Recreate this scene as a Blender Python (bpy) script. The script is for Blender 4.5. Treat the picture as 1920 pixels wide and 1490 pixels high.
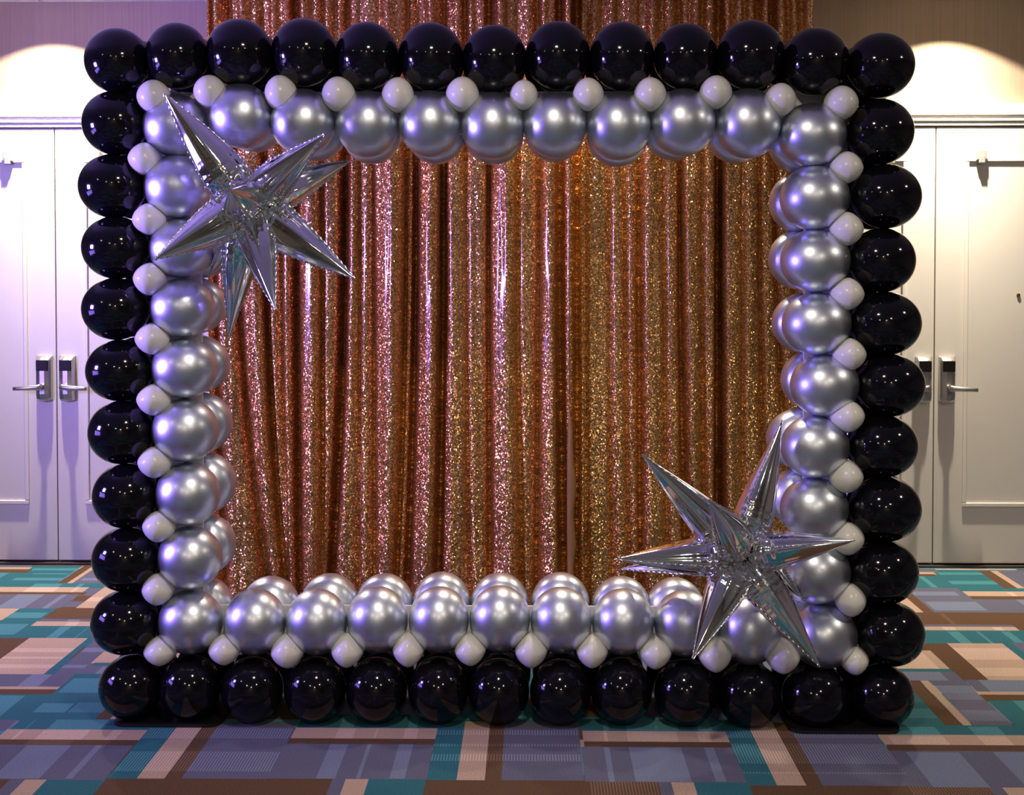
import bpy, bmesh, math, random
import numpy as np
from mathutils import Vector, Matrix, Euler, Quaternion, noise
random.seed(7)
S = bpy.context.scene
for o in list(bpy.data.objects): bpy.data.objects.remove(o)
COL = S.collection
# ------------------------------------------------------------------ camera
F = 2396.0; CX, CY = 960.0, 583.0           # focal length and optical axis in the 1920x1490 frame
CAMZ = 1.6
ROT = Euler((math.radians(90 - 1.5), 0, math.radians(0.88)), 'XYZ')
cam = bpy.data.cameras.new('camera'); cam.sensor_width = 36; cam.lens = 36 * F / 1920
cam.shift_y = -(745 - CY) / 1920; cam.clip_start = .05
co = bpy.data.objects.new('camera', cam); co.location = (0, 0, CAMZ); co.rotation_euler = ROT
COL.objects.link(co); S.camera = co
S.view_settings.view_transform = 'Standard'; S.view_settings.look = 'None'
S.view_settings.exposure = 0.0; S.view_settings.gamma = 1; S.view_settings.use_curve_mapping = False
RM = ROT.to_matrix()
def ray(px, py): return RM @ Vector(((px - CX) / F, -(py - CY) / F, -1))
def at(px, py, Y):
    d = ray(px, py); return Vector((0, 0, CAMZ)) + d * (Y / d.y)
def fl(px, py):
    d = ray(px, py); return Vector((0, 0, CAMZ)) + d * (-CAMZ / d.z)
WALL, FRONT, CEIL = 7.1, 4.56, 3.13
XL, XR, YB = -5.6, 5.6, -3.2
# ------------------------------------------------------------------ light
w = bpy.data.worlds.new('world'); S.world = w; w.use_nodes = True
w.node_tree.nodes['Background'].inputs[0].default_value = (.9, .85, 1, 1)
w.node_tree.nodes['Background'].inputs[1].default_value = .02
def area(name, loc, target, size, power, col, shape='DISK', size_y=None, spread=180):
    l = bpy.data.lights.new(name, 'AREA'); l.shape = shape; l.size = size
    if size_y: l.size_y = size_y
    l.energy = power; l.color = col; l.spread = math.radians(spread)
    o = bpy.data.objects.new(name, l); o.location = loc
    o.rotation_euler = (Vector(target) - Vector(loc)).to_track_quat('-Z', 'Y').to_euler()
    COL.objects.link(o); return o
WARM = (1, .86, .67)
DOWN = [(-.12, 2.65, 38, 180), (3.3, 3.3, 26, 180), (-3.4, 1.6, 10, 180), (1.7, .2, 36, 180), (-1.8, -.9, 34, 180), (.2, -2.3, 60, 180), (.25, 5.6, 12, 100)]  # those near and behind the camera, and over the curtain, are added fill
for x, y, p, sprd in DOWN:
    area('ceiling_lamp', (x, y, CEIL - .03), (x, y, 0), .22, p, WARM, spread=sprd)
# wall washers: a recessed lamp above each pair of doors, strongest straight down
def washer(x, y, power):
    l = bpy.data.lights.new('wall_washer', 'SPOT'); l.energy = power; l.color = (1, .86, .67)
    l.spot_size = math.radians(115.5); l.spot_blend = .05; l.shadow_soft_size = .03
    l.use_nodes = True; nt = l.node_tree; em = nt.nodes['Emission']
    tc = nt.nodes.new('ShaderNodeTexCoord'); sx = nt.nodes.new('ShaderNodeSeparateXYZ')
    nt.links.new(tc.outputs['Normal'], sx.inputs[0])
    ab = nt.nodes.new('ShaderNodeMath'); ab.operation = 'ABSOLUTE'; nt.links.new(sx.outputs[2], ab.inputs[0])
    pw = nt.nodes.new('ShaderNodeMath'); pw.operation = 'POWER'; pw.inputs[1].default_value = 7
    nt.links.new(ab.outputs[0], pw.inputs[0])
    ma = nt.nodes.new('ShaderNodeMath'); ma.operation = 'MULTIPLY_ADD'; ma.inputs[1].default_value = 5; ma.inputs[2].default_value = .55
    nt.links.new(pw.outputs[0], ma.inputs[0]); nt.links.new(ma.outputs[0], em.inputs['Strength'])
    o = bpy.data.objects.new('wall_washer', l); o.location = (x, y, CEIL - .02); COL.objects.link(o)
WX = [at(104, 300, WALL).x, at(1767, 300, WALL).x]
for x in WX: washer(x, WALL - .36, 115)
# the violet LED display standing at the left of the room
LED = Vector((-3.85, 3.6, 1.05))
for k in range(4):
    area('led_display_lamp', LED + Vector((0, (k - 1.5) * .29, 0)), LED + Vector((3, (k - 1.5) * .29 + .4, 0)), .23, 7.5, (.29, .18, 1), 'RECTANGLE', .46)
area('led_wash_lamp', (-3.9, 3.5, 1.75), (-.9, 6.0, 2.05), .5, 72, (.36, .235, 1), 'RECTANGLE', .45, 98)

# ------------------------------------------------------------------ materials
def nodes(name):
    m = bpy.data.materials.new(name); m.use_nodes = True
    nt = m.node_tree; return m, nt, nt.nodes['Principled BSDF']
def N(nt, t, **kw):
    n = nt.nodes.new(t)
    for k, v in kw.items():
        if k.startswith('i_'): n.inputs[k[2:].replace('_', ' ')].default_value = v
        else: setattr(n, k, v)
    return n
def coords(nt, scale=(1, 1, 1), kind='Object'):
    tc = N(nt, 'ShaderNodeTexCoord'); mp = N(nt, 'ShaderNodeMapping'); mp.inputs['Scale'].default_value = scale
    nt.links.new(tc.outputs[kind], mp.inputs[0]); return mp.outputs[0]
def mat(name, col, rough=.5, metal=0, coat=0, coat_rough=.05, spec=.5, var=.06, nscale=6, bump=0, bscale=200, stretch=(1, 1, 1)):
    m, nt, b = nodes(name)
    c = coords(nt, stretch)
    nz = N(nt, 'ShaderNodeTexNoise', i_Scale=nscale, i_Detail=4.0); nt.links.new(c, nz.inputs['Vector'])
    mx = N(nt, 'ShaderNodeMix', data_type='RGBA')
    mx.inputs[6].default_value = tuple(v * (1 - var) for v in col) + (1,)
    mx.inputs[7].default_value = tuple(min(1, v * (1 + var)) for v in col) + (1,)
    nt.links.new(nz.outputs[0], mx.inputs[0]); nt.links.new(mx.outputs[2], b.inputs['Base Color'])
    b.inputs['Roughness'].default_value = rough; b.inputs['Metallic'].default_value = metal
    b.inputs['Coat Weight'].default_value = coat; b.inputs['Coat Roughness'].default_value = coat_rough
    b.inputs['Specular IOR Level'].default_value = spec
    if bump:
        n2 = N(nt, 'ShaderNodeTexNoise', i_Scale=bscale, i_Detail=3.0); nt.links.new(c, n2.inputs['Vector'])
        bp = N(nt, 'ShaderNodeBump', i_Strength=bump, i_Distance=.002); nt.links.new(n2.outputs[0], bp.inputs['Height'])
        nt.links.new(bp.outputs[0], b.inputs['Normal'])
    return m
M = {}
M['black'] = mat('black_latex', (.003, .003, .005), .09, spec=.38, var=.1)
M['white'] = mat('white_latex', (.72, .71, .675), .28, spec=.4, var=.03)
M['white'].node_tree.nodes['Principled BSDF'].inputs['Subsurface Weight'].default_value = .15
M['white'].node_tree.nodes['Principled BSDF'].inputs['Subsurface Radius'].default_value = (.02, .02, .02)
M['silver'] = mat('chrome_latex', (.63, .675, .775), .37, 1, coat=.25, coat_rough=.14, var=.03)
M['foil'] = mat('mirror_foil', (.87, .87, .89), .06, 1, var=.01, bump=.12, bscale=28)
M['seam'] = mat('foil_seam', (.74, .74, .78), .16, 1, var=.02, bump=.5, bscale=160)
M['board'] = mat('white_board', (.75, .74, .72), .6)
M['plate'] = mat('black_steel', (.008, .008, .009), .45, .3, var=.15)
M['door'] = mat('white_door_paint', (.66, .63, .58), .42, var=.03, nscale=3, bump=.04, bscale=90)
M['trim'] = mat('trim_paint', (.70, .67, .62), .4, var=.02)
M['steel'] = mat('brushed_steel', (.50, .49, .48), .33, 1, var=.08, nscale=30, stretch=(1, 1, 8))
M['reader'] = mat('reader_plastic', (.010, .009, .010), .4, spec=.15, var=.05)
M['clip'] = mat('clip_metal', (.36, .37, .34), .5, .4, var=.2, nscale=90)
M['brass'] = mat('brass', (.45, .26, .08), .3, 1)
M['ceiling'] = mat('ceiling_paint', (.74, .73, .72), .8, var=.02)
M['roomwall'] = mat('room_wall', (.26, .235, .215), .8, var=.1)
M['lamp_ring'] = mat('lamp_ring', (.7, .7, .7), .4)
M['satin'] = mat('satin_hem', (.27, .14, .04), .45, 0, var=.2, nscale=30)
M['gap'] = mat('door_seal', (.04, .03, .028), .7)
def wallpaper():
    m, nt, b = nodes('strie_wallpaper')
    c = coords(nt, (150, 1, 1.2))
    nz = N(nt, 'ShaderNodeTexNoise', i_Scale=1.0, i_Detail=5.0, i_Roughness=.65); nt.links.new(c, nz.inputs['Vector'])
    rp = N(nt, 'ShaderNodeValToRGB'); e = rp.color_ramp.elements
    e[0].position = .3; e[0].color = (.41, .315, .225, 1); e[1].position = .7; e[1].color = (.51, .40, .29, 1)
    nt.links.new(nz.outputs[0], rp.inputs[0]); nt.links.new(rp.outputs[0], b.inputs['Base Color'])
    b.inputs['Roughness'].default_value = .7
    bp = N(nt, 'ShaderNodeBump', i_Strength=.15, i_Distance=.001); nt.links.new(nz.outputs[0], bp.inputs['Height'])
    nt.links.new(bp.outputs[0], b.inputs['Normal']); return m
M['wallpaper'] = wallpaper()
def sequin():
    m, nt, b = nodes('sequin_fabric')
    c = coords(nt)
    vo = N(nt, 'ShaderNodeTexVoronoi', i_Scale=195.0); nt.links.new(c, vo.inputs['Vector'])
    sub = N(nt, 'ShaderNodeVectorMath', operation='SUBTRACT'); sub.inputs[1].default_value = (.5, .5, .5)
    nt.links.new(vo.outputs['Color'], sub.inputs[0])
    sc = N(nt, 'ShaderNodeVectorMath', operation='SCALE'); sc.inputs['Scale'].default_value = .72
    nt.links.new(sub.outputs[0], sc.inputs[0])
    ge = N(nt, 'ShaderNodeNewGeometry')
    ad = N(nt, 'ShaderNodeVectorMath', operation='ADD'); nt.links.new(ge.outputs['Normal'], ad.inputs[0]); nt.links.new(sc.outputs[0], ad.inputs[1])
    no = N(nt, 'ShaderNodeVectorMath', operation='NORMALIZE'); nt.links.new(ad.outputs[0], no.inputs[0])
    nt.links.new(no.outputs[0], b.inputs['Normal'])
    sp = N(nt, 'ShaderNodeSeparateColor'); nt.links.new(vo.outputs['Color'], sp.inputs[0])
    rp = N(nt, 'ShaderNodeValToRGB'); e = rp.color_ramp.elements
    e[0].position = 0; e[0].color = (.35, .13, .032, 1); e[1].position = 1; e[1].color = (.96, .63, .26, 1)
    x = rp.color_ramp.elements.new(.5); x.color = (.65, .335, .095, 1)
    nt.links.new(sp.outputs[1], rp.inputs[0]); nt.links.new(rp.outputs[0], b.inputs['Base Color'])
    b.inputs['Metallic'].default_value = .9
    rr = N(nt, 'ShaderNodeMapRange'); rr.inputs['To Min'].default_value = .12; rr.inputs['To Max'].default_value = .34
    nt.links.new(sp.outputs[0], rr.inputs['Value']); nt.links.new(rr.outputs[0], b.inputs['Roughness'])
    b.inputs['Coat Weight'].default_value = .45; b.inputs['Coat Roughness'].default_value = .12
    return m
M['sequin'] = sequin()
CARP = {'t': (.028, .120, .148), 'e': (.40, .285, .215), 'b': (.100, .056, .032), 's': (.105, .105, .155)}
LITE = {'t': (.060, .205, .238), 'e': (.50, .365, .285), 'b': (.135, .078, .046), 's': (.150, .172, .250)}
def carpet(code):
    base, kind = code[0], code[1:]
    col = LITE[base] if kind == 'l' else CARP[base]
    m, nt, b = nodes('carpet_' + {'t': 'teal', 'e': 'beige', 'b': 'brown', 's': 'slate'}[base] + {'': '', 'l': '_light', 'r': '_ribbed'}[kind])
    c = coords(nt)
    nz = N(nt, 'ShaderNodeTexNoise', i_Scale=190.0, i_Detail=3.0); nt.links.new(c, nz.inputs['Vector'])
    mx = N(nt, 'ShaderNodeMix', data_type='RGBA')
    mx.inputs[6].default_value = tuple(v * .45 for v in col) + (1,); mx.inputs[7].default_value = tuple(v * 1.55 for v in col) + (1,)
    nt.links.new(nz.outputs[0], mx.inputs[0]); out = mx.outputs[2]
    if kind == 'r':
        sx = N(nt, 'ShaderNodeSeparateXYZ'); nt.links.new(c, sx.inputs[0])
        mu = N(nt, 'ShaderNodeMath', operation='MULTIPLY'); mu.inputs[1].default_value = 2 * math.pi / .0098; nt.links.new(sx.outputs[0], mu.inputs[0])
        si = N(nt, 'ShaderNodeMath', operation='SINE'); nt.links.new(mu.outputs[0], si.inputs[0])
        ma = N(nt, 'ShaderNodeMath', operation='MULTIPLY_ADD', use_clamp=True); ma.inputs[1].default_value = .6; ma.inputs[2].default_value = .3; nt.links.new(si.outputs[0], ma.inputs[0])
        m2 = N(nt, 'ShaderNodeMix', data_type='RGBA'); nt.links.new(ma.outputs[0], m2.inputs[0]); nt.links.new(out, m2.inputs[6])
        m2.inputs[7].default_value = tuple(min(1, v * 1.15 + .035) for v in LITE[base]) + (1,); out = m2.outputs[2]
    nt.links.new(out, b.inputs['Base Color'])
    b.inputs['Roughness'].default_value = .95; b.inputs['Specular IOR Level'].default_value = .1
    n2 = N(nt, 'ShaderNodeTexNoise', i_Scale=420.0, i_Detail=2.0); nt.links.new(c, n2.inputs['Vector'])
    bp = N(nt, 'ShaderNodeBump', i_Strength=.5, i_Distance=.003); nt.links.new(n2.outputs[0], bp.inputs['Height'])
    nt.links.new(bp.outputs[0], b.inputs['Normal']); return m

# ------------------------------------------------------------------ helpers
def link(name, me, m=None, parent=None, smooth=False):
    if m is not None and not me.materials: me.materials.append(m)
    if smooth: me.polygons.foreach_set('use_smooth', [True] * len(me.polygons))
    o = bpy.data.objects.new(name, me); COL.objects.link(o)
    if parent: o.parent = parent
    return o
def mesh(name, v, f):
    me = bpy.data.meshes.new(name); me.from_pydata([tuple(p) for p in v], [], f); me.update(); return me
def tag(o, label=None, cat=None, group=None, kind=None):
    if label: o['label'] = label
    if cat: o['category'] = cat
    if group: o['group'] = group
    if kind: o['kind'] = kind
    return o
def empty(name, loc):
    o = bpy.data.objects.new(name, None); o.location = loc; o.empty_display_size = .05; COL.objects.link(o); return o
def boxes(name, bx, bevel=0):
    bm = bmesh.new()
    for (x0, x1, y0, y1, z0, z1) in bx:
        r = bmesh.ops.create_cube(bm, size=1)
        for v in r['verts']:
            v.co = Vector(((x0 + x1) / 2 + v.co.x * (x1 - x0), (y0 + y1) / 2 + v.co.y * (y1 - y0), (z0 + z1) / 2 + v.co.z * (z1 - z0)))
    if bevel: bmesh.ops.bevel(bm, geom=bm.edges[:], offset=bevel, segments=2, affect='EDGES', profile=.5)
    me = bpy.data.meshes.new(name); bm.to_mesh(me); bm.free(); return me
def lathe(name, prof, n=40, axis='y', sq=2.0):
    """profile of (radius, position along axis); sq < 2 squeezes the section into a rounded diamond"""
    v, f = [], []
    for (r, a) in prof:
        for k in range(n):
            t = 2 * math.pi * k / n; c, s = math.cos(t), math.sin(t)
            g = (abs(c) ** sq + abs(s) ** sq) ** (-1 / sq)
            x, z = r * g * c, r * g * s
            v.append((x, a, z) if axis == 'y' else (x, z, a))
    for i in range(len(prof) - 1):
        for k in range(n):
            q = (i * n + k, i * n + (k + 1) % n, (i + 1) * n + (k + 1) % n, (i + 1) * n + k)
            f.append(q if axis == 'y' else q[::-1])
    a0, a1 = tuple(range(n)), tuple((len(prof) - 1) * n + k for k in range(n))
    f.append(a0[::-1] if axis == 'y' else a0); f.append(a1 if axis == 'y' else a1[::-1])
    me = mesh(name, v, f)
    bm = bmesh.new(); bm.from_mesh(me); bmesh.ops.recalc_face_normals(bm, faces=bm.faces[:]); bm.to_mesh(me); bm.free()
    return me
def struct(name, me, m, smooth=False): return tag(link(name, me, m, None, smooth), kind='structure')

# ------------------------------------------------------------------ room shell
struct('wall_back', boxes('w', [(XL, XR, WALL, WALL + .15, 0, CEIL)]), M['wallpaper'])
struct('wall_left', boxes('w', [(XL - .15, XL, YB, WALL + .15, 0, CEIL)]), M['roomwall'])
struct('wall_right', boxes('w', [(XR, XR + .15, YB, WALL + .15, 0, CEIL)]), M['roomwall'])
struct('wall_front', boxes('w', [(XL, XR, YB - .15, YB, 0, CEIL)]), M['roomwall'])
struct('ceiling', boxes('w', [(XL - .15, XR + .15, YB - .15, WALL + .15, CEIL, CEIL + .15)]), M['ceiling'])

# carpet: rectangles of the woven pattern, each from its near-left and far-right corner
R = []
def rc(code, xl, yn, xr, yf):
    a, b = fl(xl, yn), fl(xr, yf); R.append((code, min(a.x, b.x), max(a.x, b.x), min(a.y, b.y), max(a.y, b.y)))
def cells(code_row): 
    for r in code_row: rc(*r)
def row(yn, segs): 
    for code, a, b in segs: R.append((code, fl(a, yn).x, fl(b, yn).x, fl((a + b) / 2, 1640).y, fl((a + b) / 2, yn - 9).y))
row(1459, [('b', -300, 21), ('s', 21, 49), ('e', 49, 90), ('t', 90, 200), ('b', 200, 500)])
row(1461, [('b', 480, 623), ('s', 623, 648), ('e', 648, 691), ('t', 691, 799), ('b', 799, 1235), ('br', 1105, 1235)])
row(1465, [('b', 1000, 1105), ('s', 1235, 1258), ('e', 1258, 1300), ('t', 1300, 1412)])
row(1473, [('b', 1405, 1852), ('br', 1700, 1852), ('s', 1852, 1876), ('e', 1876, 1920), ('t', 1920, 2040), ('b', 2040, 2300)])
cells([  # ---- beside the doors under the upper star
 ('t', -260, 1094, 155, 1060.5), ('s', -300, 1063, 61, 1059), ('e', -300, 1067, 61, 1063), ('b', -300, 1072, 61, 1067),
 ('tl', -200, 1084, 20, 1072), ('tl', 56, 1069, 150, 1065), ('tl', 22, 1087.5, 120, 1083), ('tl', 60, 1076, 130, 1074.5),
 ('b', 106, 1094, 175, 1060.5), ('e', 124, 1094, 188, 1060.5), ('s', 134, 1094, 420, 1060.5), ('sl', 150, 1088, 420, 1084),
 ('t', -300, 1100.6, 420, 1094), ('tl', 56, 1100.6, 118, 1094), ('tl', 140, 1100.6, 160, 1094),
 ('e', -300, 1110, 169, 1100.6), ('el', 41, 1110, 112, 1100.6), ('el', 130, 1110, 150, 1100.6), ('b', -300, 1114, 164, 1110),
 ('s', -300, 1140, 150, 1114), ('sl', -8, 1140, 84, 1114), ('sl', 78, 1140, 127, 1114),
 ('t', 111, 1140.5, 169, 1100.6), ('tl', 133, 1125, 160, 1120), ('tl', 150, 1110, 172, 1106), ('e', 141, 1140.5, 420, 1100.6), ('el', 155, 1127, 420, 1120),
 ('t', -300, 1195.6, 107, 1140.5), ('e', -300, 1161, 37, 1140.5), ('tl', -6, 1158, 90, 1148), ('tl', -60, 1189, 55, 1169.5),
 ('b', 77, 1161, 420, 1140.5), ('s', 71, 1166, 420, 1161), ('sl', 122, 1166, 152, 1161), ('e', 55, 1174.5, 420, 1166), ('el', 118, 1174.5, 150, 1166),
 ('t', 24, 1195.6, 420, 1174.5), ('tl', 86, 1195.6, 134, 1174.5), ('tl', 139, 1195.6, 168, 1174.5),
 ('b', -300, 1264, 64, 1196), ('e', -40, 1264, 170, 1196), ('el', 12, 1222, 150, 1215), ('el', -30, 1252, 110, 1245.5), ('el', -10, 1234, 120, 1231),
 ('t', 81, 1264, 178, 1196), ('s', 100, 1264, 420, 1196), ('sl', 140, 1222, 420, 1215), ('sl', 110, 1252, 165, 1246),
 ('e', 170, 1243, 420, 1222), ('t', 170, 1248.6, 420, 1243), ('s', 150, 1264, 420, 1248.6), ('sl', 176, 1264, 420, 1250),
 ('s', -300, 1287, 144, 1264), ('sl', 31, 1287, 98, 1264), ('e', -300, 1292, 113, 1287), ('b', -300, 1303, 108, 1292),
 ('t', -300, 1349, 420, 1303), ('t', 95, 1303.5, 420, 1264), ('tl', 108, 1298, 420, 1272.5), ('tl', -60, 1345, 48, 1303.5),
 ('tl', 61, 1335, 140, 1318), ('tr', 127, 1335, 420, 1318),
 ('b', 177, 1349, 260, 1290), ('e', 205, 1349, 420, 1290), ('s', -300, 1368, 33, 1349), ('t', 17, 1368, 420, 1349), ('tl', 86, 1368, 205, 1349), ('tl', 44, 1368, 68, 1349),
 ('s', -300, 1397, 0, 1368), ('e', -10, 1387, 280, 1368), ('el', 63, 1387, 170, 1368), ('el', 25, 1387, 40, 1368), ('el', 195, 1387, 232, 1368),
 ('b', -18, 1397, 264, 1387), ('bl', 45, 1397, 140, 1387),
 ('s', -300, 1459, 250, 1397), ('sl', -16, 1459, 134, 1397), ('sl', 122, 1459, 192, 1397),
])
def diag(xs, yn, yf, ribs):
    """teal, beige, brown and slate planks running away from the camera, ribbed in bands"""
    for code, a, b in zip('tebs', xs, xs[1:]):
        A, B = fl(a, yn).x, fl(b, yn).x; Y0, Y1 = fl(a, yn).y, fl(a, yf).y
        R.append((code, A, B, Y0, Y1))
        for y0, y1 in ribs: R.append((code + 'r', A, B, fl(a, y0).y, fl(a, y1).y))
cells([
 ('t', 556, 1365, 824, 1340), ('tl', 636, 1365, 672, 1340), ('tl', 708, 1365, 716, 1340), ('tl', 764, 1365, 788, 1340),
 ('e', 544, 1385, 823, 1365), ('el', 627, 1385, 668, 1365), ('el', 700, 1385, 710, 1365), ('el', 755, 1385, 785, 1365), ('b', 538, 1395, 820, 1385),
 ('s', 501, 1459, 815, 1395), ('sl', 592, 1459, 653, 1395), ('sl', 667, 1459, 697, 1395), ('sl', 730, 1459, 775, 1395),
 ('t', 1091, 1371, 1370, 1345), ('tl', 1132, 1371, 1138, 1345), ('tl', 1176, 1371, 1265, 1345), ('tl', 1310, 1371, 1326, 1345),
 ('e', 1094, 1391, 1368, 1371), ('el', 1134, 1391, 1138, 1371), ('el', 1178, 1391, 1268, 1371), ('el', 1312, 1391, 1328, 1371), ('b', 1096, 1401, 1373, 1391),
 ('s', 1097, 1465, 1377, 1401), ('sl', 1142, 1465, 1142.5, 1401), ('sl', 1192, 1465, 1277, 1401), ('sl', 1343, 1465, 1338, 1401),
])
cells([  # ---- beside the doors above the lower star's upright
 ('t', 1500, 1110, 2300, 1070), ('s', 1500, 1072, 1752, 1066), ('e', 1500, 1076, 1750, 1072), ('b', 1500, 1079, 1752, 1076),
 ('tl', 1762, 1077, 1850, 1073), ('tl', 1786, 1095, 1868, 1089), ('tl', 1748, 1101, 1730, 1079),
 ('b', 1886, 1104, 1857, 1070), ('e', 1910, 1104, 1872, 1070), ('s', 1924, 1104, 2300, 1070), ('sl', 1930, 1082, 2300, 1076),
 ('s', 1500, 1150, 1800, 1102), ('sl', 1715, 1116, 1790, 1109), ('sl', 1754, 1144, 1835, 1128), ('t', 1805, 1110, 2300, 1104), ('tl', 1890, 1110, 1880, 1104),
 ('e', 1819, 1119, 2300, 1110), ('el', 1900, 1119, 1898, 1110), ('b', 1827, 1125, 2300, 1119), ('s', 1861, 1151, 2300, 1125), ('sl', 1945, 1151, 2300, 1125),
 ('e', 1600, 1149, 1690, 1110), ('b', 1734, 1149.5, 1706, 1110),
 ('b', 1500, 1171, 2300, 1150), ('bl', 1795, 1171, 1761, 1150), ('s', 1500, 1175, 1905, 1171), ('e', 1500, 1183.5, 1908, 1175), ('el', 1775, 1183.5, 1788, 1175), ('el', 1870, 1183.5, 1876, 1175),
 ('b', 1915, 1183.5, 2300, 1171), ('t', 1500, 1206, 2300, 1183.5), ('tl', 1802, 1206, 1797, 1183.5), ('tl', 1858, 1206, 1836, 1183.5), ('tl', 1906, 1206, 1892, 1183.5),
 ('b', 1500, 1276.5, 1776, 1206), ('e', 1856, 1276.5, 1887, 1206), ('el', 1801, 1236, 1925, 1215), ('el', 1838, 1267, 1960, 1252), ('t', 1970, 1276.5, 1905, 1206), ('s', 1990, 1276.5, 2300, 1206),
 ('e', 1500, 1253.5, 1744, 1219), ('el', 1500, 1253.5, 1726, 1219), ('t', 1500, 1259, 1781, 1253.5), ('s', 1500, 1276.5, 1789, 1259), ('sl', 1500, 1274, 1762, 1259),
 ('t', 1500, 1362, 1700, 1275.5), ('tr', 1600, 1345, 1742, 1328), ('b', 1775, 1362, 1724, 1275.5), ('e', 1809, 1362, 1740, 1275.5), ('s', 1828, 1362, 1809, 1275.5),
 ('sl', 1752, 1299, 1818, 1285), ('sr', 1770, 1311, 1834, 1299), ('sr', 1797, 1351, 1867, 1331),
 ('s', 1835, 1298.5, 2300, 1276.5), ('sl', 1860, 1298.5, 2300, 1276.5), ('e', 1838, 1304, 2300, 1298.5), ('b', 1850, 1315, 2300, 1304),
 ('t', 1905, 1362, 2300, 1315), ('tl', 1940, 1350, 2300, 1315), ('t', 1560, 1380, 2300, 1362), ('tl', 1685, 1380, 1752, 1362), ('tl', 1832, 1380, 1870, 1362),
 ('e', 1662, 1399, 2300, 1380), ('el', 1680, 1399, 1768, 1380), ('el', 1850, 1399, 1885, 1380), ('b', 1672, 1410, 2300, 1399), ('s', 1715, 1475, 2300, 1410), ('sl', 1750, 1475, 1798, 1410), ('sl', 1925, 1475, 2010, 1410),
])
diag([200, 256, 308, 340, 501], 1459, 1352, [(1383, 1364), (1445, 1408)])
diag([800, 856, 909, 940, 1095], 1462, 1352, [(1377, 1368), (1398, 1394), (1426, 1413)])
diag([1403, 1457, 1512, 1543, 1715], 1472, 1354, [(1383, 1370), (1431, 1394), (1450, 1447)])
def build_floor():
    order = ['t', 'tl', 'tr', 'e', 'el', 'er', 'b', 'bl', 'br', 's', 'sl', 'sr']
    base = []
    rnd = random.Random(3); y = YB
    while y < WALL:                                   # the same weave carried on where the camera does not look
        h = rnd.choice((.07, .12, .2, .3)); x = XL + rnd.uniform(-1, 0)
        while x < XR:
            ww = rnd.choice((.12, .25, .5, .9)); base.append((rnd.choice(('t', 'tl', 'e', 'b', 's', 'sl', 't', 's')), max(x, XL), min(x + ww, XR), y, min(y + h, WALL))); x += ww
        y += h
    RR = [r for r in R if r[2] - r[1] > .002 and r[4] - r[3] > .002]
    x0 = min(r[1] for r in RR); x1 = max(r[2] for r in RR); y0 = min(r[3] for r in RR); y1 = WALL
    xs = sorted(set([x0, x1] + [v for r in RR for v in (max(x0, min(x1, r[1])), max(x0, min(x1, r[2])))]))
    ys = sorted(set([y0, y1] + [min(y1, v) for r in RR for v in (r[3], r[4])]))
    def thin(a):
        o = [a[0]]
        for v in a[1:]:
            if v - o[-1] > .0012: o.append(v)
        return o
    xs, ys = thin(xs), thin(ys)
    V, Fc, mi = [], [], []
    def quad(a, b, c, d, code):
        i = len(V); V.extend([(a, c, 0), (b, c, 0), (b, d, 0), (a, d, 0)]); Fc.append((i, i + 1, i + 2, i + 3)); mi.append(order.index(code))
    for (code, a, b, c, d) in base:                   # cut away what the measured part covers
        if b <= xs[0] or a >= xs[-1] or d <= ys[0] or c >= ys[-1]: quad(a, b, c, d, code); continue
        if a < xs[0]: quad(a, xs[0], c, d, code)
        if b > xs[-1]: quad(xs[-1], b, c, d, code)
        aa, bb = max(a, xs[0]), min(b, xs[-1])
        if c < ys[0]: quad(aa, bb, c, ys[0], code)
    for j in range(len(ys) - 1):
        ym = (ys[j] + ys[j + 1]) / 2; run = None
        for i in range(len(xs) - 1):
            xm = (xs[i] + xs[i + 1]) / 2; code = None
            for r in RR:
                if r[1] <= xm <= r[2] and r[3] <= ym <= r[4] and (len(r[0]) == 1 or (code and code[0] == r[0][0])): code = r[0]
            if code is None:
                for r in base:
                    if r[1] <= xm <= r[2] and r[3] <= ym <= r[4]: code = r[0]; break
            if run and run[0] == code: run[2] = xs[i + 1]
            else:
                if run: quad(run[1], run[2], ys[j], ys[j + 1], run[0])
                run = [code or 's', xs[i], xs[i + 1]]
        quad(run[1], run[2], ys[j], ys[j + 1], run[0])
    me = mesh('floor', V, Fc)
    for c in order: me.materials.append(carpet(c))
    me.polygons.foreach_set('material_index', mi)
    tag(link('floor', me), kind='structure')
build_floor()

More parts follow.
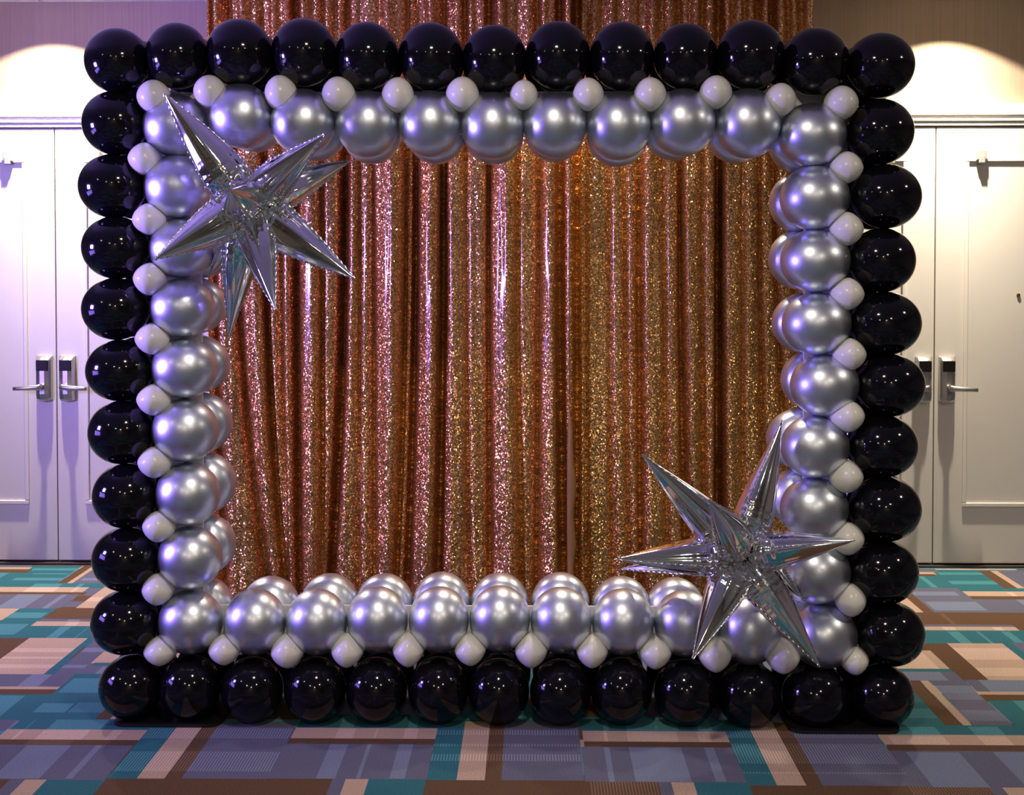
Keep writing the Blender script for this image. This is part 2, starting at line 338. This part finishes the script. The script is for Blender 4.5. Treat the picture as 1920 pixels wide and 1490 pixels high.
# ------------------------------------------------------------------ doors
def zpx(py): return at(960, py, WALL).z
DT = 2.425; LEAF = .93
LOCK = {}
def lock(parent, cx, side):
    """key card lock: steel housing, black reader window, lever pointing to `side`"""
    w2, z0, z1 = .042, zpx(749) , zpx(667)
    prof = [(-w2, 0), (-w2, .030), (-w2 * .80, .047), (-w2 * .3, .054), (w2 * .3, .054), (w2 * .80, .047), (w2, .030), (w2, 0)]
    zs = [(z0, .6), (z0 + .012, .86), (z0 + .035, 1), (z1 - .020, 1), (z1 - .004, .55), (z1, .40)]
    v, f = [], []
    n = len(prof)
    for z, k in zs:
        for (x, d) in prof:
            bow = -.008 * (1 - (x / w2) ** 2) if z < z0 + .02 else 0
            v.append((cx + x, WALL - .035 - d * k, z + bow))
    for i in range(len(zs) - 1):
        for k in range(n - 1): f.append((i * n + k, i * n + k + 1, (i + 1) * n + k + 1, (i + 1) * n + k))
    f.append(tuple(range(n))[::-1]); f.append(tuple((len(zs) - 1) * n + k for k in range(n)))
    for i in range(len(zs) - 1): f.append((i * n + n - 1, i * n, (i + 1) * n, (i + 1) * n + n - 1))
    me = mesh('lock', v, f)
    bm = bmesh.new(); bm.from_mesh(me); bmesh.ops.recalc_face_normals(bm, faces=bm.faces[:]); bm.to_mesh(me); bm.free()
    lo = link('card_lock', me, M['steel'], parent)
    Yf = WALL - .035
    link('card_reader', boxes('r', [(cx - .033, cx + .033, Yf - .0570, Yf - .03, zpx(694), zpx(674))], .004), M['reader'], lo)
    zl = zpx(723)
    prof = [(.013, 0), (.013, .035), (.016, .04), (.016, .058), (.010, .062)]
    rose = lathe('rose', [(r, -a) for r, a in prof], 16)
    ro = link('spindle', rose, M['steel'], lo, True); ro.location = (cx, Yf - .048, zl)
    lv = []
    fv = []
    ns = 9
    for i in range(ns):
        t = i / (ns - 1); hh = .017 - .006 * t; dd = .015 - .005 * t
        for k in range(10):
            a = 2 * math.pi * k / 10
            lv.append((cx + side * (-.012 + t * .150), Yf - .098 - .012 * math.sin(t * 2.5) + dd * math.cos(a), zl - .008 * t + hh * math.sin(a)))
    for i in range(ns - 1):
        for k in range(10): fv.append((i * 10 + k, i * 10 + (k + 1) % 10, (i + 1) * 10 + (k + 1) % 10, (i + 1) * 10 + k))
    fv.append(tuple(range(10))); fv.append(tuple((ns - 1) * 10 + k for k in range(10)))
    me = mesh('lever', lv, fv); bm = bmesh.new(); bm.from_mesh(me); bmesh.ops.recalc_face_normals(bm, faces=bm.faces[:]); bm.to_mesh(me); bm.free()
    link('lever', me, M['steel'], lo, True)
def moulding(parent, x0, x1, z0, z1, Y):
    def bar(a, b, c, d):
        me = boxes('m', [(a, b, Y - .012, Y + .004, c, d)], .004); link('panel_moulding', me, M['trim'], parent)
    t = .022
    bar(x0, x1, z0, z0 + t); bar(x0, x1, z1 - t, z1); bar(x0, x0 + t, z0 + t, z1 - t); bar(x1 - t, x1, z0 + t, z1 - t)
dn = 0
GAPX = [at(110, 650, WALL).x, at(1748, 650, WALL).x]
for gi, gx in enumerate(GAPX):
    for s in (-1, 1):
        dn += 1
        a, b = (gx - LEAF, gx - .003) if s < 0 else (gx + .003, gx + LEAF)
        d = struct('door_%d' % dn, boxes('d', [(a, b, WALL - .035, WALL + .01, .022, DT)], .003), M['door'])
        inner = .155
        p0, p1 = (a + .13, b - inner) if s < 0 else (a + inner, b - .13)
        moulding(d, p0, p1, zpx(945), zpx(298), WALL - .035)
        lock(d, gx + s * .0625 + (.004 if s > 0 else 0), s)
        cxp = p1 - .092 if s < 0 else p0 + .082
        zc = zpx(299)
        link('door_clip', boxes('c', [(cxp - .026, cxp + .026, WALL - .072, WALL - .035, zc - .012, zc + .042), (cxp - .016, cxp + .016, WALL - .078, WALL - .035, zc - .03, zc + .012)], .004), M['clip'], d)
        if dn == 4:
            pp = link('peephole', lathe('p', [(.010, 0), (.010, -.006), (.005, -.008), (.004, -.004)], 16), M['brass'], d)
            pv = at(1909, 553, WALL - .035); pp.location = (pv.x, WALL - .035, pv.z)
    e = gx - LEAF - .12, gx + LEAF + .12
    struct('trim_%d' % (gi + 1), boxes('h', [(e[0], e[1], WALL - .044, WALL, DT + .006, DT + .030), (e[0] - .006, e[1] + .006, WALL - .052, WALL, DT + .030, DT + .046),
            (e[0], e[1], WALL - .042, WALL, DT + .046, DT + .062), (e[0] - .008, e[1] + .008, WALL - .056, WALL, DT + .062, DT + .128)], .004), M['trim'])
    for k, s in enumerate((-1, 1)):
        x = gx + s * (LEAF + .06)
        struct('trim_%d' % (3 + gi * 2 + k), boxes('j', [(x - .06, x + .06, WALL - .045, WALL, 0, DT + .006)], .006), M['trim'])
    struct('trim_%d' % (7 + gi), boxes('t', [(gx - LEAF, gx + LEAF, WALL - .06, WALL, 0, .012)], .003), M['gap'])  # dark strip on the floor below each pair of doors
ex = [(GAPX[0] + LEAF + .12, GAPX[1] - LEAF - .12), (XL, GAPX[0] - LEAF - .12), (GAPX[1] + LEAF + .12, XR)]
for n_, (a, b) in zip(('back', 'back_left', 'back_right'), ex):
    struct('baseboard_' + n_, boxes('b', [(a, b, WALL - .02, WALL, 0, .12)], .004), M['trim'])
# ceiling fittings
sp = empty('sprinkler_head', at(77, -6, 6.93)); sp.location.z = CEIL
tag(sp, 'small grey sprinkler head in the ceiling over the violet-lit wall', 'sprinkler')
link('escutcheon', lathe('e', [(.035, 0), (.033, -.006), (.012, -.010)], 20, 'z'), M['lamp_ring'], sp, True)
link('nozzle', lathe('e', [(.009, -.008), (.009, -.022), (.004, -.026), (.016, -.030), (.016, -.033)], 16, 'z'), M['steel'], sp, True)
# ------------------------------------------------------------------ sequin curtain
CY_ = 6.02
FOLDS = [  # px where each fold begins at image row 600, its drift down to row 1080, depth of the gap before it, px width of its left flank
 (372, -40, .02, 10), (404, 10, .05, 14), (446, 38, .06, 32), (500, 22, .07, 6), (528, 8, .03, 5), (556, 2, .09, 32), (606, -2, .03, 5), (646, -20, .11, 15), (676, -4, .02, 8), (702, 0, .03, 42), (762, -14, .05, 5), (780, -12, .08, 30),
 (832, -8, .08, 15), (876, 4, .02, 6), (918, 2, .05, 36), (972, 6, .02, 6), (1012, -4, .04, 20), (1052, 6, .10, 5),
 (1086, 0, .07, 6), (1100, 2, .03, 6), (1146, 6, .02, 6), (1176, 8, .03, 5), (1203, 4, .05, 11), (1250, 6, .02, 7), (1282, 10, .06, 13), (1322, 6, .02, 6), (1356, 2, .12, 11), (1398, 4, .02, 6), (1432, 14, .03, 6), (1462, 34, .04, 9), (1496, 40, .03, 10), (1528, 50, .03, 8)]
PXM = CY_ / F
_rows = {}
def fold_rows(z):
    if z not in _rows:
        k = (1.62 - z) / 1.18                  # 0 at image row 600, 1 at row 1080
        _rows[z] = [(at(p + (d * k * (.5 + .5 * k) if k > 0 else d * k * .3), 600, CY_).x, g, wl * PXM * (1 + .35 * max(0, k) - .25 * max(0, -k))) for p, d, g, wl in FOLDS]
    return _rows[z]
def fold_raw(x, ps):
    i = 0
    while i + 1 < len(ps) and ps[i + 1][0] < x: i += 1
    p, g, wl = ps[i]; q, gn, _ = ps[i + 1] if i + 1 < len(ps) else (p + .12, .03, 0)
    wd = max(q - p, .03); wl = min(wl, wd * .6); h = .62 * wl; t = x - p
    if t < 0: y = 0
    elif t < wl: y = h * t / wl
    else: y = h * (1 - ((t - wl) / (wd - wl)) ** 1.5)
    sl = .012 + .07 * g; sn = .012 + .07 * gn
    y -= g * math.exp(-((x - p + .006) / sl) ** 2) + gn * math.exp(-((x - q + .006) / sn) ** 2)
    return y
def fold_y(x, z):
    """depth of the cloth at world x, height z (towards the camera is negative)"""
    ps = fold_rows(z)
    return -(fold_raw(x - .006, ps) + 2 * fold_raw(x, ps) + fold_raw(x + .006, ps)) / 4
def make_curtain(name, px0, px1, dy, label):
    zt, zb = 3.09, .004
    nx = int((px1 - px0) / 1.8); nz = 56
    x0, x1 = at(px0, 600, CY_).x, at(px1, 600, CY_).x
    v, f = [], []
    for j in range(nz + 1):
        z = zb + (zt - zb) * j / nz; kk = max(0, (z - 1.9) / 1.2); low = max(0, (.8 - z) / .8)
        for i in range(nx + 1):
            u = i / nx; x = x0 + (x1 - x0) * u
            x += (-.05 * low * (1 - u) + .0 * u) if px0 < 500 else .03 * low * u
            y = fold_y(x, z) * (1 - .35 * kk)
            y += .012 * noise.noise(Vector((x * 14, z * .9, 3))) + .006 * noise.noise(Vector((x * 40, z * 2.2, 9)))
            y += .016 * kk * math.sin(x * 95 + 2.2 * noise.noise(Vector((x * 6, z * .6, 1)))) + .012 * kk * math.sin(x * 61 + 1)
            y += .05 * low * low * noise.noise(Vector((x * 6, z * 4, 5)))
            v.append((x, CY_ + dy + y, z))
    for j in range(nz):
        for i in range(nx):
            a = j * (nx + 1) + i; f.append((a, a + 1, a + nx + 2, a + nx + 1))
    o = link(name, mesh(name, v, f), M['sequin'], None, True)
    md = o.modifiers.new('cloth_thickness', 'SOLIDIFY'); md.thickness = .004; md.offset = 1
    tag(o, label, 'curtain', 'sequin curtain panels behind the balloon frame'); return o, v, nx, nz
c1, v1, nx1, nz1 = make_curtain('sequin_curtain', 391, 1068, 0, 'rose-gold sequin curtain panel with pink sheen and a satin hem at its overlap')
c2, v2, nx2, nz2 = make_curtain('sequin_curtain', 1062, 1525, .07, 'golden sequin curtain panel behind the foil star at the bottom corner')
hv, hf = [], []
for j in range(nz1 + 1):
    e = Vector(v1[j * (nx1 + 1) + nx1]); wob = .006 * math.sin(e.z * 23) + .004 * math.sin(e.z * 57)
    tk = max(0, min(1, (e.z - .72) / .3)); e.y += .012 * tk; e.x -= .004 * tk
    for k, (dx, dy) in enumerate(((-.012, -.010), (-.004, -.022), (.016 + wob, -.024), (.026 + wob, -.008), (.024 + wob, .006))):
        hv.append((e.x + dx * (1 - .88 * tk), e.y + dy, e.z))      # the edge turns side-on further up
for j in range(nz1):
    for k in range(4): a = j * 5 + k; hf.append((a, a + 1, a + 6, a + 5))
h = link('hem', mesh('hem', hv, hf), M['satin'], c1, True)

# ------------------------------------------------------------------ balloon frame
DEP = .222                                   # distance between the front and the rear layer of balloons
top_b = [(220, 114, 60, 61), (332, 105, 58, 62), (449, 99.5, 61.5, 63.5), (570, 98.5, 60.5, 63.5), (688, 105, 59, 63), (808, 106.5, 60.5, 63.5), (927, 111.5, 60.5, 63.5), (1046, 104.5, 60.5, 63.5), (1166, 106, 60, 64), (1285, 106.5, 59.5, 61.5), (1407, 103.5, 63, 64.5), (1529, 116.5, 62, 63.5), (1651, 122.5, 62, 60.5)]
left_b = [(216, 231, 61, 60), (211, 349, 63, 60), (217, 464, 63, 59), (217, 579, 63, 58.5), (224.5, 694, 63, 58), (228, 810, 62, 60), (236, 929, 62, 61), (236.5, 1048, 63.5, 60.5), (235, 1166, 64, 60.5)]
right_b = [(1650, 247, 62, 61), (1661, 368, 65, 60), (1653, 487.5, 62, 60), (1660, 606, 66, 59.5), (1669, 722, 64, 58.5), (1656, 836, 63.5, 58.5), (1659, 953.5, 67, 61), (1656, 1072, 65, 60), (1669, 1187.5, 64, 60)]
bot_b = [(246, 1287, 60, 60), (357, 1288, 58, 61), (473, 1290, 58.5, 61), (591, 1292, 58.5, 61), (706, 1290, 58, 61), (822, 1292, 57.5, 62), (935, 1295, 58, 61), (1051, 1296, 58, 61), (1165, 1294, 58, 62), (1286, 1297, 60, 62), (1404, 1302, 60, 61), (1529, 1304, 63, 61), (1654, 1303, 59, 58)]
top_s = [(329, 235, 61, 59), (452, 217, 60, 61), (568.5, 229, 60.5, 62), (688.5, 232.5, 59, 62), (806, 232, 58.5, 62), (923.5, 235.5, 59, 63), (1040.5, 234, 59, 62), (1160, 236, 60, 64), (1280.5, 229.5, 60.5, 63), (1402.5, 231.5, 60.5, 65), (1523.5, 253, 63.5, 60)]
left_s = [(333, 350, 63, 60), (342, 465, 63, 56), (342, 577, 61, 56), (346, 690, 62, 57), (347.5, 806, 62.5, 60), (352.5, 925.5, 60.5, 60), (356.5, 1045, 60.5, 59.5)]
right_s = [(1527.5, 371, 64.5, 61), (1529, 489, 65, 59.5), (1531, 606.5, 64.5, 59), (1546, 722, 64, 59), (1528, 837, 64, 59), (1526.5, 953, 63.5, 59), (1533, 1071, 61, 59.5)]
bot_s = [(357.5, 1165, 60.5, 60.5), (478, 1165, 58.5, 62), (594, 1165, 58, 62), (708, 1161, 57.5, 62), (823, 1161, 57, 62), (937, 1159, 57.5, 62), (1052, 1162, 58, 62), (1168, 1165, 58.5, 62), (1284, 1168, 58, 62), (1404, 1180, 59.5, 65), (1544, 1191, 63, 61)]
top_w = [(293, 187, 31, 32), (394, 172, 30, 31), (527, 175, 30, 34), (635, 177, 31, 33), (746, 178, 30, 33), (867, 177, 31, 33), (982, 178, 26, 28), (1103, 177, 29, 31), (1219, 177, 30, 32), (1342, 173, 30, 31), (1463, 187, 29, 31), (1577, 193, 31, 32)]
left_w = [(272, 298, 31, 31), (280, 411, 31, 30), (282, 523, 31, 31), (286, 635, 32, 30), (289, 749, 32, 30), (291, 866, 32, 30), (299, 986, 31, 30), (297, 1104, 30, 30)]
right_w = [(1587, 314, 30, 30), (1587, 429, 31, 32), (1588, 551, 31, 31), (1592, 664, 31, 31), (1588, 779, 32, 31), (1586, 893, 32, 31), (1588, 1009, 32, 31), (1594, 1124, 29, 31)]
bot_w = [(302, 1219, 32, 28), (422, 1217, 31, 29), (540, 1219, 32, 32), (652, 1218, 31, 32), (766, 1217, 30, 32), (882, 1217, 30, 30), (996, 1219, 31, 32), (1110, 1220, 30, 31), (1228, 1222, 31, 31), (1340, 1226, 32, 33), (1467, 1229, 33, 33), (1601, 1236, 27, 28)]
ORD = ['first', 'second', 'third', 'fourth', 'fifth', 'sixth', 'seventh', 'eighth', 'ninth', 'tenth', 'eleventh', 'twelfth', 'thirteenth']
def egg(name, m, sq=2.0, n=60, st=4.0):
    pr = [(.02, -1.0)]
    for k in range(1, int(120 / st) + 1):
        a = math.radians(st * k); pr.append((math.sin(a), -math.cos(a)))
    pr += [(.74, .62), (.58, .73), (.40, .82), (.22, .89), (.10, .93), (.08, .95), (.13, .965), (.13, .99), (.05, 1.0)]
    me = lathe(name, pr, n, 'y', sq); me.materials.append(m)
    me.polygons.foreach_set('use_smooth', [True] * len(me.polygons)); return me
BM = {'black': egg('black_balloon', M['black']), 'silver': egg('silver_balloon', M['silver'])}
WM = {'top': egg('white_balloon', M['white'], 1.85, 88, 3.0), 'left': egg('white_balloon', M['white'], 1.7, 88, 3.0), 'right': egg('white_balloon', M['white'], 1.7, 88, 3.0), 'bottom': egg('white_balloon', M['white'], 1.6, 88, 3.0)}
rb = random.Random(11)
BALL = []                                    # every balloon with its kind, layer and row, for the pressing below
def balloon(kind, me, px, py, rx, rz, Y, rear, label, group, depth_scale=1.0):
    c = at(px, py, Y); k = c.y / F                 # metres per pixel at this distance
    o = bpy.data.objects.new(kind + '_balloon', me); COL.objects.link(o)
    a, b = rx * k, rz * k; d = (a + b) / 2 * depth_scale
    if rear: c = Vector((c.x + rb.uniform(-.012, .012), Y + DEP, c.z + rb.uniform(-.008, .008)))
    o.location = c; o.scale = (a, d if not rear else -d, b)
    o.rotation_euler = (rb.uniform(-.05, .05), rb.uniform(-.1, .1), rb.uniform(-.05, .05))
    tag(o, label, 'balloon', group); BALL.append((o, kind, rear))
    return o
def place(kind, seq, side, what):
    n = len(seq)
    for i, (px, py, rx, rz) in enumerate(seq):
        for rear in (False, True):
            lay = 'rear' if rear else 'front'
            if side == 'top': pos = '%s from the upper star along the top row' % ORD[i]
            elif side == 'bottom': pos = '%s from the lower star along the bottom row' % ORD[n - 1 - i]
            else: pos = '%s from the top in the upright with the %s star' % (ORD[i], 'upper' if side == 'left' else 'lower')
            lab = '%s, %s layer, %s' % (what, lay, pos)
            if kind == 'white':
                balloon(kind, WM[side], px, py, rx, rz, FRONT - .036 if not rear else FRONT + .05, rear, lab, 'small white balloons between the rows', 1.25)
            else:
                balloon(kind, BM[kind], px, py, rx, rz, FRONT, rear, lab, kind + ' balloons of the frame')
for side, s in (('top', top_b), ('left', left_b), ('right', right_b), ('bottom', bot_b)): place('black', s, side, 'glossy black balloon')
for side, s in (('top', top_s), ('left', left_s), ('right', right_s), ('bottom', bot_s)): place('silver', s, side, 'chrome silver balloon')
for side, s in (('top', top_w), ('left', left_w), ('right', right_w), ('bottom', bot_w)): place('white', s, side, 'small white balloon')

# inflated balloons press flat against each other, the boards, the foot plates and the floor
def press_balloons():
    half = DEP / 2
    C, A, Rm = [], [], []
    for o, kind, rear in BALL:
        C.append(np.array(o.location)); A.append(np.abs(np.array(o.scale))); Rm.append(np.array(o.rotation_euler.to_matrix()))
    C = np.array(C)
    big = [i for i, b in enumerate(BALL) if b[1] != 'white']
    for i in big:                                       # the bottom row stands on the floor or on a foot plate
        if BALL[i][1] == 'black' and C[i][2] < .2:
            low = .012 if any(x0 < C[i][0] < x1 for x0, x1 in PLATES) else 0
            gap = C[i][2] - A[i][2] - low
            if gap > 0: C[i][2] -= gap + .0008
    def radius(i, d):
        l = Rm[i].T @ d; return 1 / math.sqrt(((l / A[i]) ** 2).sum())
    def inside(i, p): return ((((p - C[i]) @ Rm[i]) / A[i]) ** 2).sum(-1)
    for i, (o, kind, rear) in enumerate(BALL):
        if kind == 'white':                             # keep the middle of a wedged balloon clear of its neighbours
            for _ in range(12):
                moved = False
                for j in big:
                    d = C[i] - C[j]
                    if abs(d).max() < .25 and inside(j, C[i]) < 1.10:
                        C[i] += d / np.linalg.norm(d) * .003; moved = True
                if not moved: break
    for i, (o, kind, rear) in enumerate(BALL):
        me = o.data.copy(); n = len(me.vertices); v = np.empty(n * 3); me.vertices.foreach_get('co', v); v = v.reshape(-1, 3)
        if kind != 'white':                             # tail ends at the board (silver) or at its twin's tail (black)
            v[:, 1] = np.where(v[:, 1] > 0, v[:, 1] * ((half - (.0045 if kind == 'silver' else -.0005)) / A[i][1]), v[:, 1])
        sc = np.array(o.scale); w = (v * sc) @ Rm[i].T    # relative to the centre
        if kind != 'white':                             # tilted tails stay on their own side of the board
            lim = half - .0045 if kind == 'silver' else half + .0005
            w[:, 1] = np.maximum(w[:, 1], -lim) if rear else np.minimum(w[:, 1], lim)
        near = [j for j in big if j != i and abs(C[j] - C[i]).max() < .3]
        for j in near:
            d = C[j] - C[i]; L = np.linalg.norm(d); nn = d / L
            if kind != 'white':
                if abs(nn[1]) > .8: continue
                ra, rb_ = radius(i, nn), radius(j, -nn)
                if ra + rb_ <= L: continue
                lim = (L * L + ra * ra - rb_ * rb_) / (2 * L) + .001
                h = w @ nn; k = h > lim
                w[k] *= (lim / h[k])[:, None]
            else:
                aj = A[j] - .0022
                p = ((C[i] - C[j]) @ Rm[j]) / aj; q = (w @ Rm[j]) / aj
                a_, b_, c_ = (q * q).sum(1), 2 * (q @ p), (p * p).sum() - 1
                k = (a_ + b_ + c_) < 0
                t = (-b_ - np.sqrt(np.maximum(b_ * b_ - 4 * a_ * c_, 0))) / (2 * np.maximum(a_, 1e-9))
                w[k] *= np.clip(t[k], .02, 1)[:, None]
        if kind == 'black' and C[i][2] < .2:
            low = .012 if any(x0 < C[i][0] < x1 for x0, x1 in PLATES) else 0
            w[:, 2] = np.maximum(w[:, 2], low - .0008 - C[i][2])
        me.vertices.foreach_set('co', w.ravel())
        if rear: me.flip_normals()
        me.update()
        o.data = me; o.location = C[i]; o.rotation_euler = (0, 0, 0); o.scale = (1, 1, 1)
PLATES = [(fl(207, 1363).x - .03, fl(412, 1363).x - .02), (fl(1482, 1376).x + .01, fl(1692, 1376).x + .03)]
press_balloons()
# carrying frame of white boards on two black steel plates
YM = FRONT + DEP / 2
pa, pb, pc, pd = at(352, 690, FRONT).x, at(1532, 690, FRONT).x, at(937, 1163, FRONT).z, at(937, 232, FRONT).z
fr = empty('balloon_stand', ((pa + pb) / 2, YM, 0)); tag(fr, 'white board stand with black foot plates carrying the balloon frame', 'stand')
fx, fy = -fr.location.x, 0
iw, ow = .026, .13
link('crossbar', boxes('b', [(pa + fx - ow, pb + fx + ow, -.005, .005, pd - iw, pd + ow)], .003), M['board'], fr)
link('crossbar', boxes('b', [(pa + fx - ow, pb + fx + ow, -.005, .005, pc - ow, pc + iw)], .003), M['board'], fr)
link('upright', boxes('b', [(pa + fx - ow, pa + fx + iw, -.005, .005, pc + iw, pd - iw)], .003), M['board'], fr)
link('upright', boxes('b', [(pb + fx - iw, pb + fx + ow, -.005, .005, pc + iw, pd - iw)], .003), M['board'], fr)
for (a, b, yn) in ((207, 412, 1363), (1482, 1692, 1376)):
    A, B = fl(a, yn), fl(b, yn)
    bm = bmesh.new(); pts = []; x0, x1, y0, y1, r = A.x, B.x, min(A.y, B.y), FRONT + .36, .05
    for cx, cy, a0 in ((x1 - r, y1 - r, 0), (x0 + r, y1 - r, 90), (x0 + r, y0 + r, 180), (x1 - r, y0 + r, 270)):
        for k in range(7): t = math.radians(a0 + 15 * k); pts.append((cx + r * math.cos(t), cy + r * math.sin(t)))
    lo = [bm.verts.new((p[0] + fx, p[1] - YM, .001)) for p in pts]; hi = [bm.verts.new((p[0] + fx, p[1] - YM, .012)) for p in pts]
    bm.faces.new(hi); bm.faces.new(lo[::-1])
    for k in range(len(pts)): bm.faces.new((lo[k], lo[(k + 1) % len(pts)], hi[(k + 1) % len(pts)], hi[k]))
    me = bpy.data.meshes.new('foot_plate'); bm.to_mesh(me); bm.free(); link('foot_plate', me, M['plate'], fr)
    x = at(301, 1230, FRONT).x if a < 900 else at(1592, 1240, FRONT).x     # rises in the gap between two columns of balloons
    link('post', boxes('p', [(x + fx - .015, x + fx + .015, .0045, .024, .01, pc)], .004), M['plate'], fr)

# ------------------------------------------------------------------ foil stars
def spike_mesh(seed, L, rad):
    r_ = random.Random(seed); ns, nr = 72, 76
    ph = [r_.uniform(0, 6.28) for _ in range(6)]; v, f = [], []
    nc = r_.choice((5, 6, 7)); tw = r_.uniform(-.5, .5)
    for i in range(nr + 1):
        t = i / nr
        if t < .26: b = .34 + .66 * math.sin(t / .26 * math.pi / 2) ** .8
        else: s = (t - .26) / .74; b = (1 - s) ** .94 * (1 + .42 * s * (1 - s))
        b = max(b, .012)
        for k in range(ns):
            a = 2 * math.pi * k / ns
            rr = b * rad
            sd = min(abs(a - math.pi), a, 2 * math.pi - a)         # angle to the nearest seam
            fade = math.exp(-((t - .16) / .16) ** 2)
            rip = math.sin(t * 95 + ph[0] + math.sin(t * 40 + ph[1])) * math.exp(-(sd / .55) ** 2)
            rr *= 1 + .065 * fade * rip
            a2 = abs(a - math.pi / 2) if a < math.pi else abs(a - 3 * math.pi / 2)   # shallow cross creases on the faces
            cr = max(0, math.sin(t * 70 + ph[2] + .8 * math.sin(3 * a))) ** 6
            rr *= 1 - .075 * cr * math.exp(-((t - .2) / .13) ** 2) * math.exp(-(a2 / .7) ** 2)
            rr *= 1 + (.042 * math.cos(nc * a + ph[3] + tw * t * 3) + .020 * math.cos((nc + 5) * a + ph[4]) + .006 * math.cos((2 * nc + 5) * a + ph[5])) * (1 - t * .4)
            v.append((rr * math.cos(a) * 1.06, rr * math.sin(a) * .94, t * L))
    for i in range(nr):
        for k in range(ns): f.append((i * ns + k, i * ns + (k + 1) % ns, (i + 1) * ns + (k + 1) % ns, (i + 1) * ns + k))
    f.append(tuple(range(ns))[::-1]); f.append(tuple(nr * ns + k for k in range(ns)))
    sv, sf = [], []                                                   # crimped seam flange on both sides
    for side in (0, 1):
        base = len(sv)
        for i in range(5, nr + 1):
            p = Vector(v[i * ns + (0 if side == 0 else ns // 2)]); sg = 1 if side == 0 else -1
            wv = .0035 * math.sin(i * 2.3 + ph[5]) * (1 - i / nr)
            wd = .0065 * (1 - .5 * i / nr) + .002 * math.sin(i * 1.7)
            for (dx, dy) in ((-.003, .0012), (wd, wv + .0008), (wd, wv - .0008), (-.003, -.0012)): sv.append((p.x + sg * dx, p.y + dy, p.z))
        for i in range(nr - 5):
            for k in range(4): q = base + i * 4; sf.append((q + k, q + (k + 1) % 4, q + 4 + (k + 1) % 4, q + 4 + k))
    return mesh('spike', v, f), mesh('seam', sv, sf)
def star(cpx, cpy, Y, tips, label, seed, rad=.069):
    c = at(cpx, cpy, Y); root = empty('foil_star_balloon', c); tag(root, label, 'foil balloon', 'foil star balloons')
    for i, (px, py, dy, rk) in enumerate(tips):
        tp = at(px, py, Y + dy); d = tp - c; L = d.length
        off = d.normalized() * .018
        me, sm = spike_mesh(seed * 50 + i, L - .018, rad * rk)
        o = link('spike', me, M['foil'], root, True)
        q = d.to_track_quat('Z', 'Y') @ Quaternion((0, 0, 1), random.Random(seed * 9 + i).uniform(0, 3.14))
        o.location = off; o.rotation_mode = 'QUATERNION'; o.rotation_quaternion = q
        link('seam', sm, M['seam'], o, True)
    bmm = bmesh.new(); bmesh.ops.create_icosphere(bmm, subdivisions=3, radius=.034)
    for vv in bmm.verts: vv.co *= 1 + .12 * noise.noise(vv.co * 60)
    me = bpy.data.meshes.new('core'); bmm.to_mesh(me); bmm.free(); link('core', me, M['foil'], root, True)
star(466, 384, FRONT - .164, [(308, 175, -.10, 1.05), (609, 251, -.25, .95), (656, 301, .26, .9), (665, 522, -.14, 1.02), (516, 580, -.24, .95), (430, 627, .10, .95), (390, 521, .22, .62), (585, 497, .26, .8), (290, 486, -.22, .98), (431, 356, -.40, 1.0), (500, 410, .36, .8)],
     'mirror silver foil starburst balloon on the upper corner of the balloon frame', 1)
star(1392, 1040, FRONT - .158, [(1203, 851, -.10, 1.0), (1467, 788, .05, 1.0), (1603, 1013, -.22, .98), (1538, 1250, -.12, 1.02), (1299, 1235, -.20, 1.0), (1151, 1048, -.12, 1.0), (1166, 1066, .22, .75), (1329, 937, -.36, .95), (1509, 1130, .12, .92), (1440, 985, .36, .8)],
     'mirror silver foil starburst balloon on the lower corner of the balloon frame', 2)
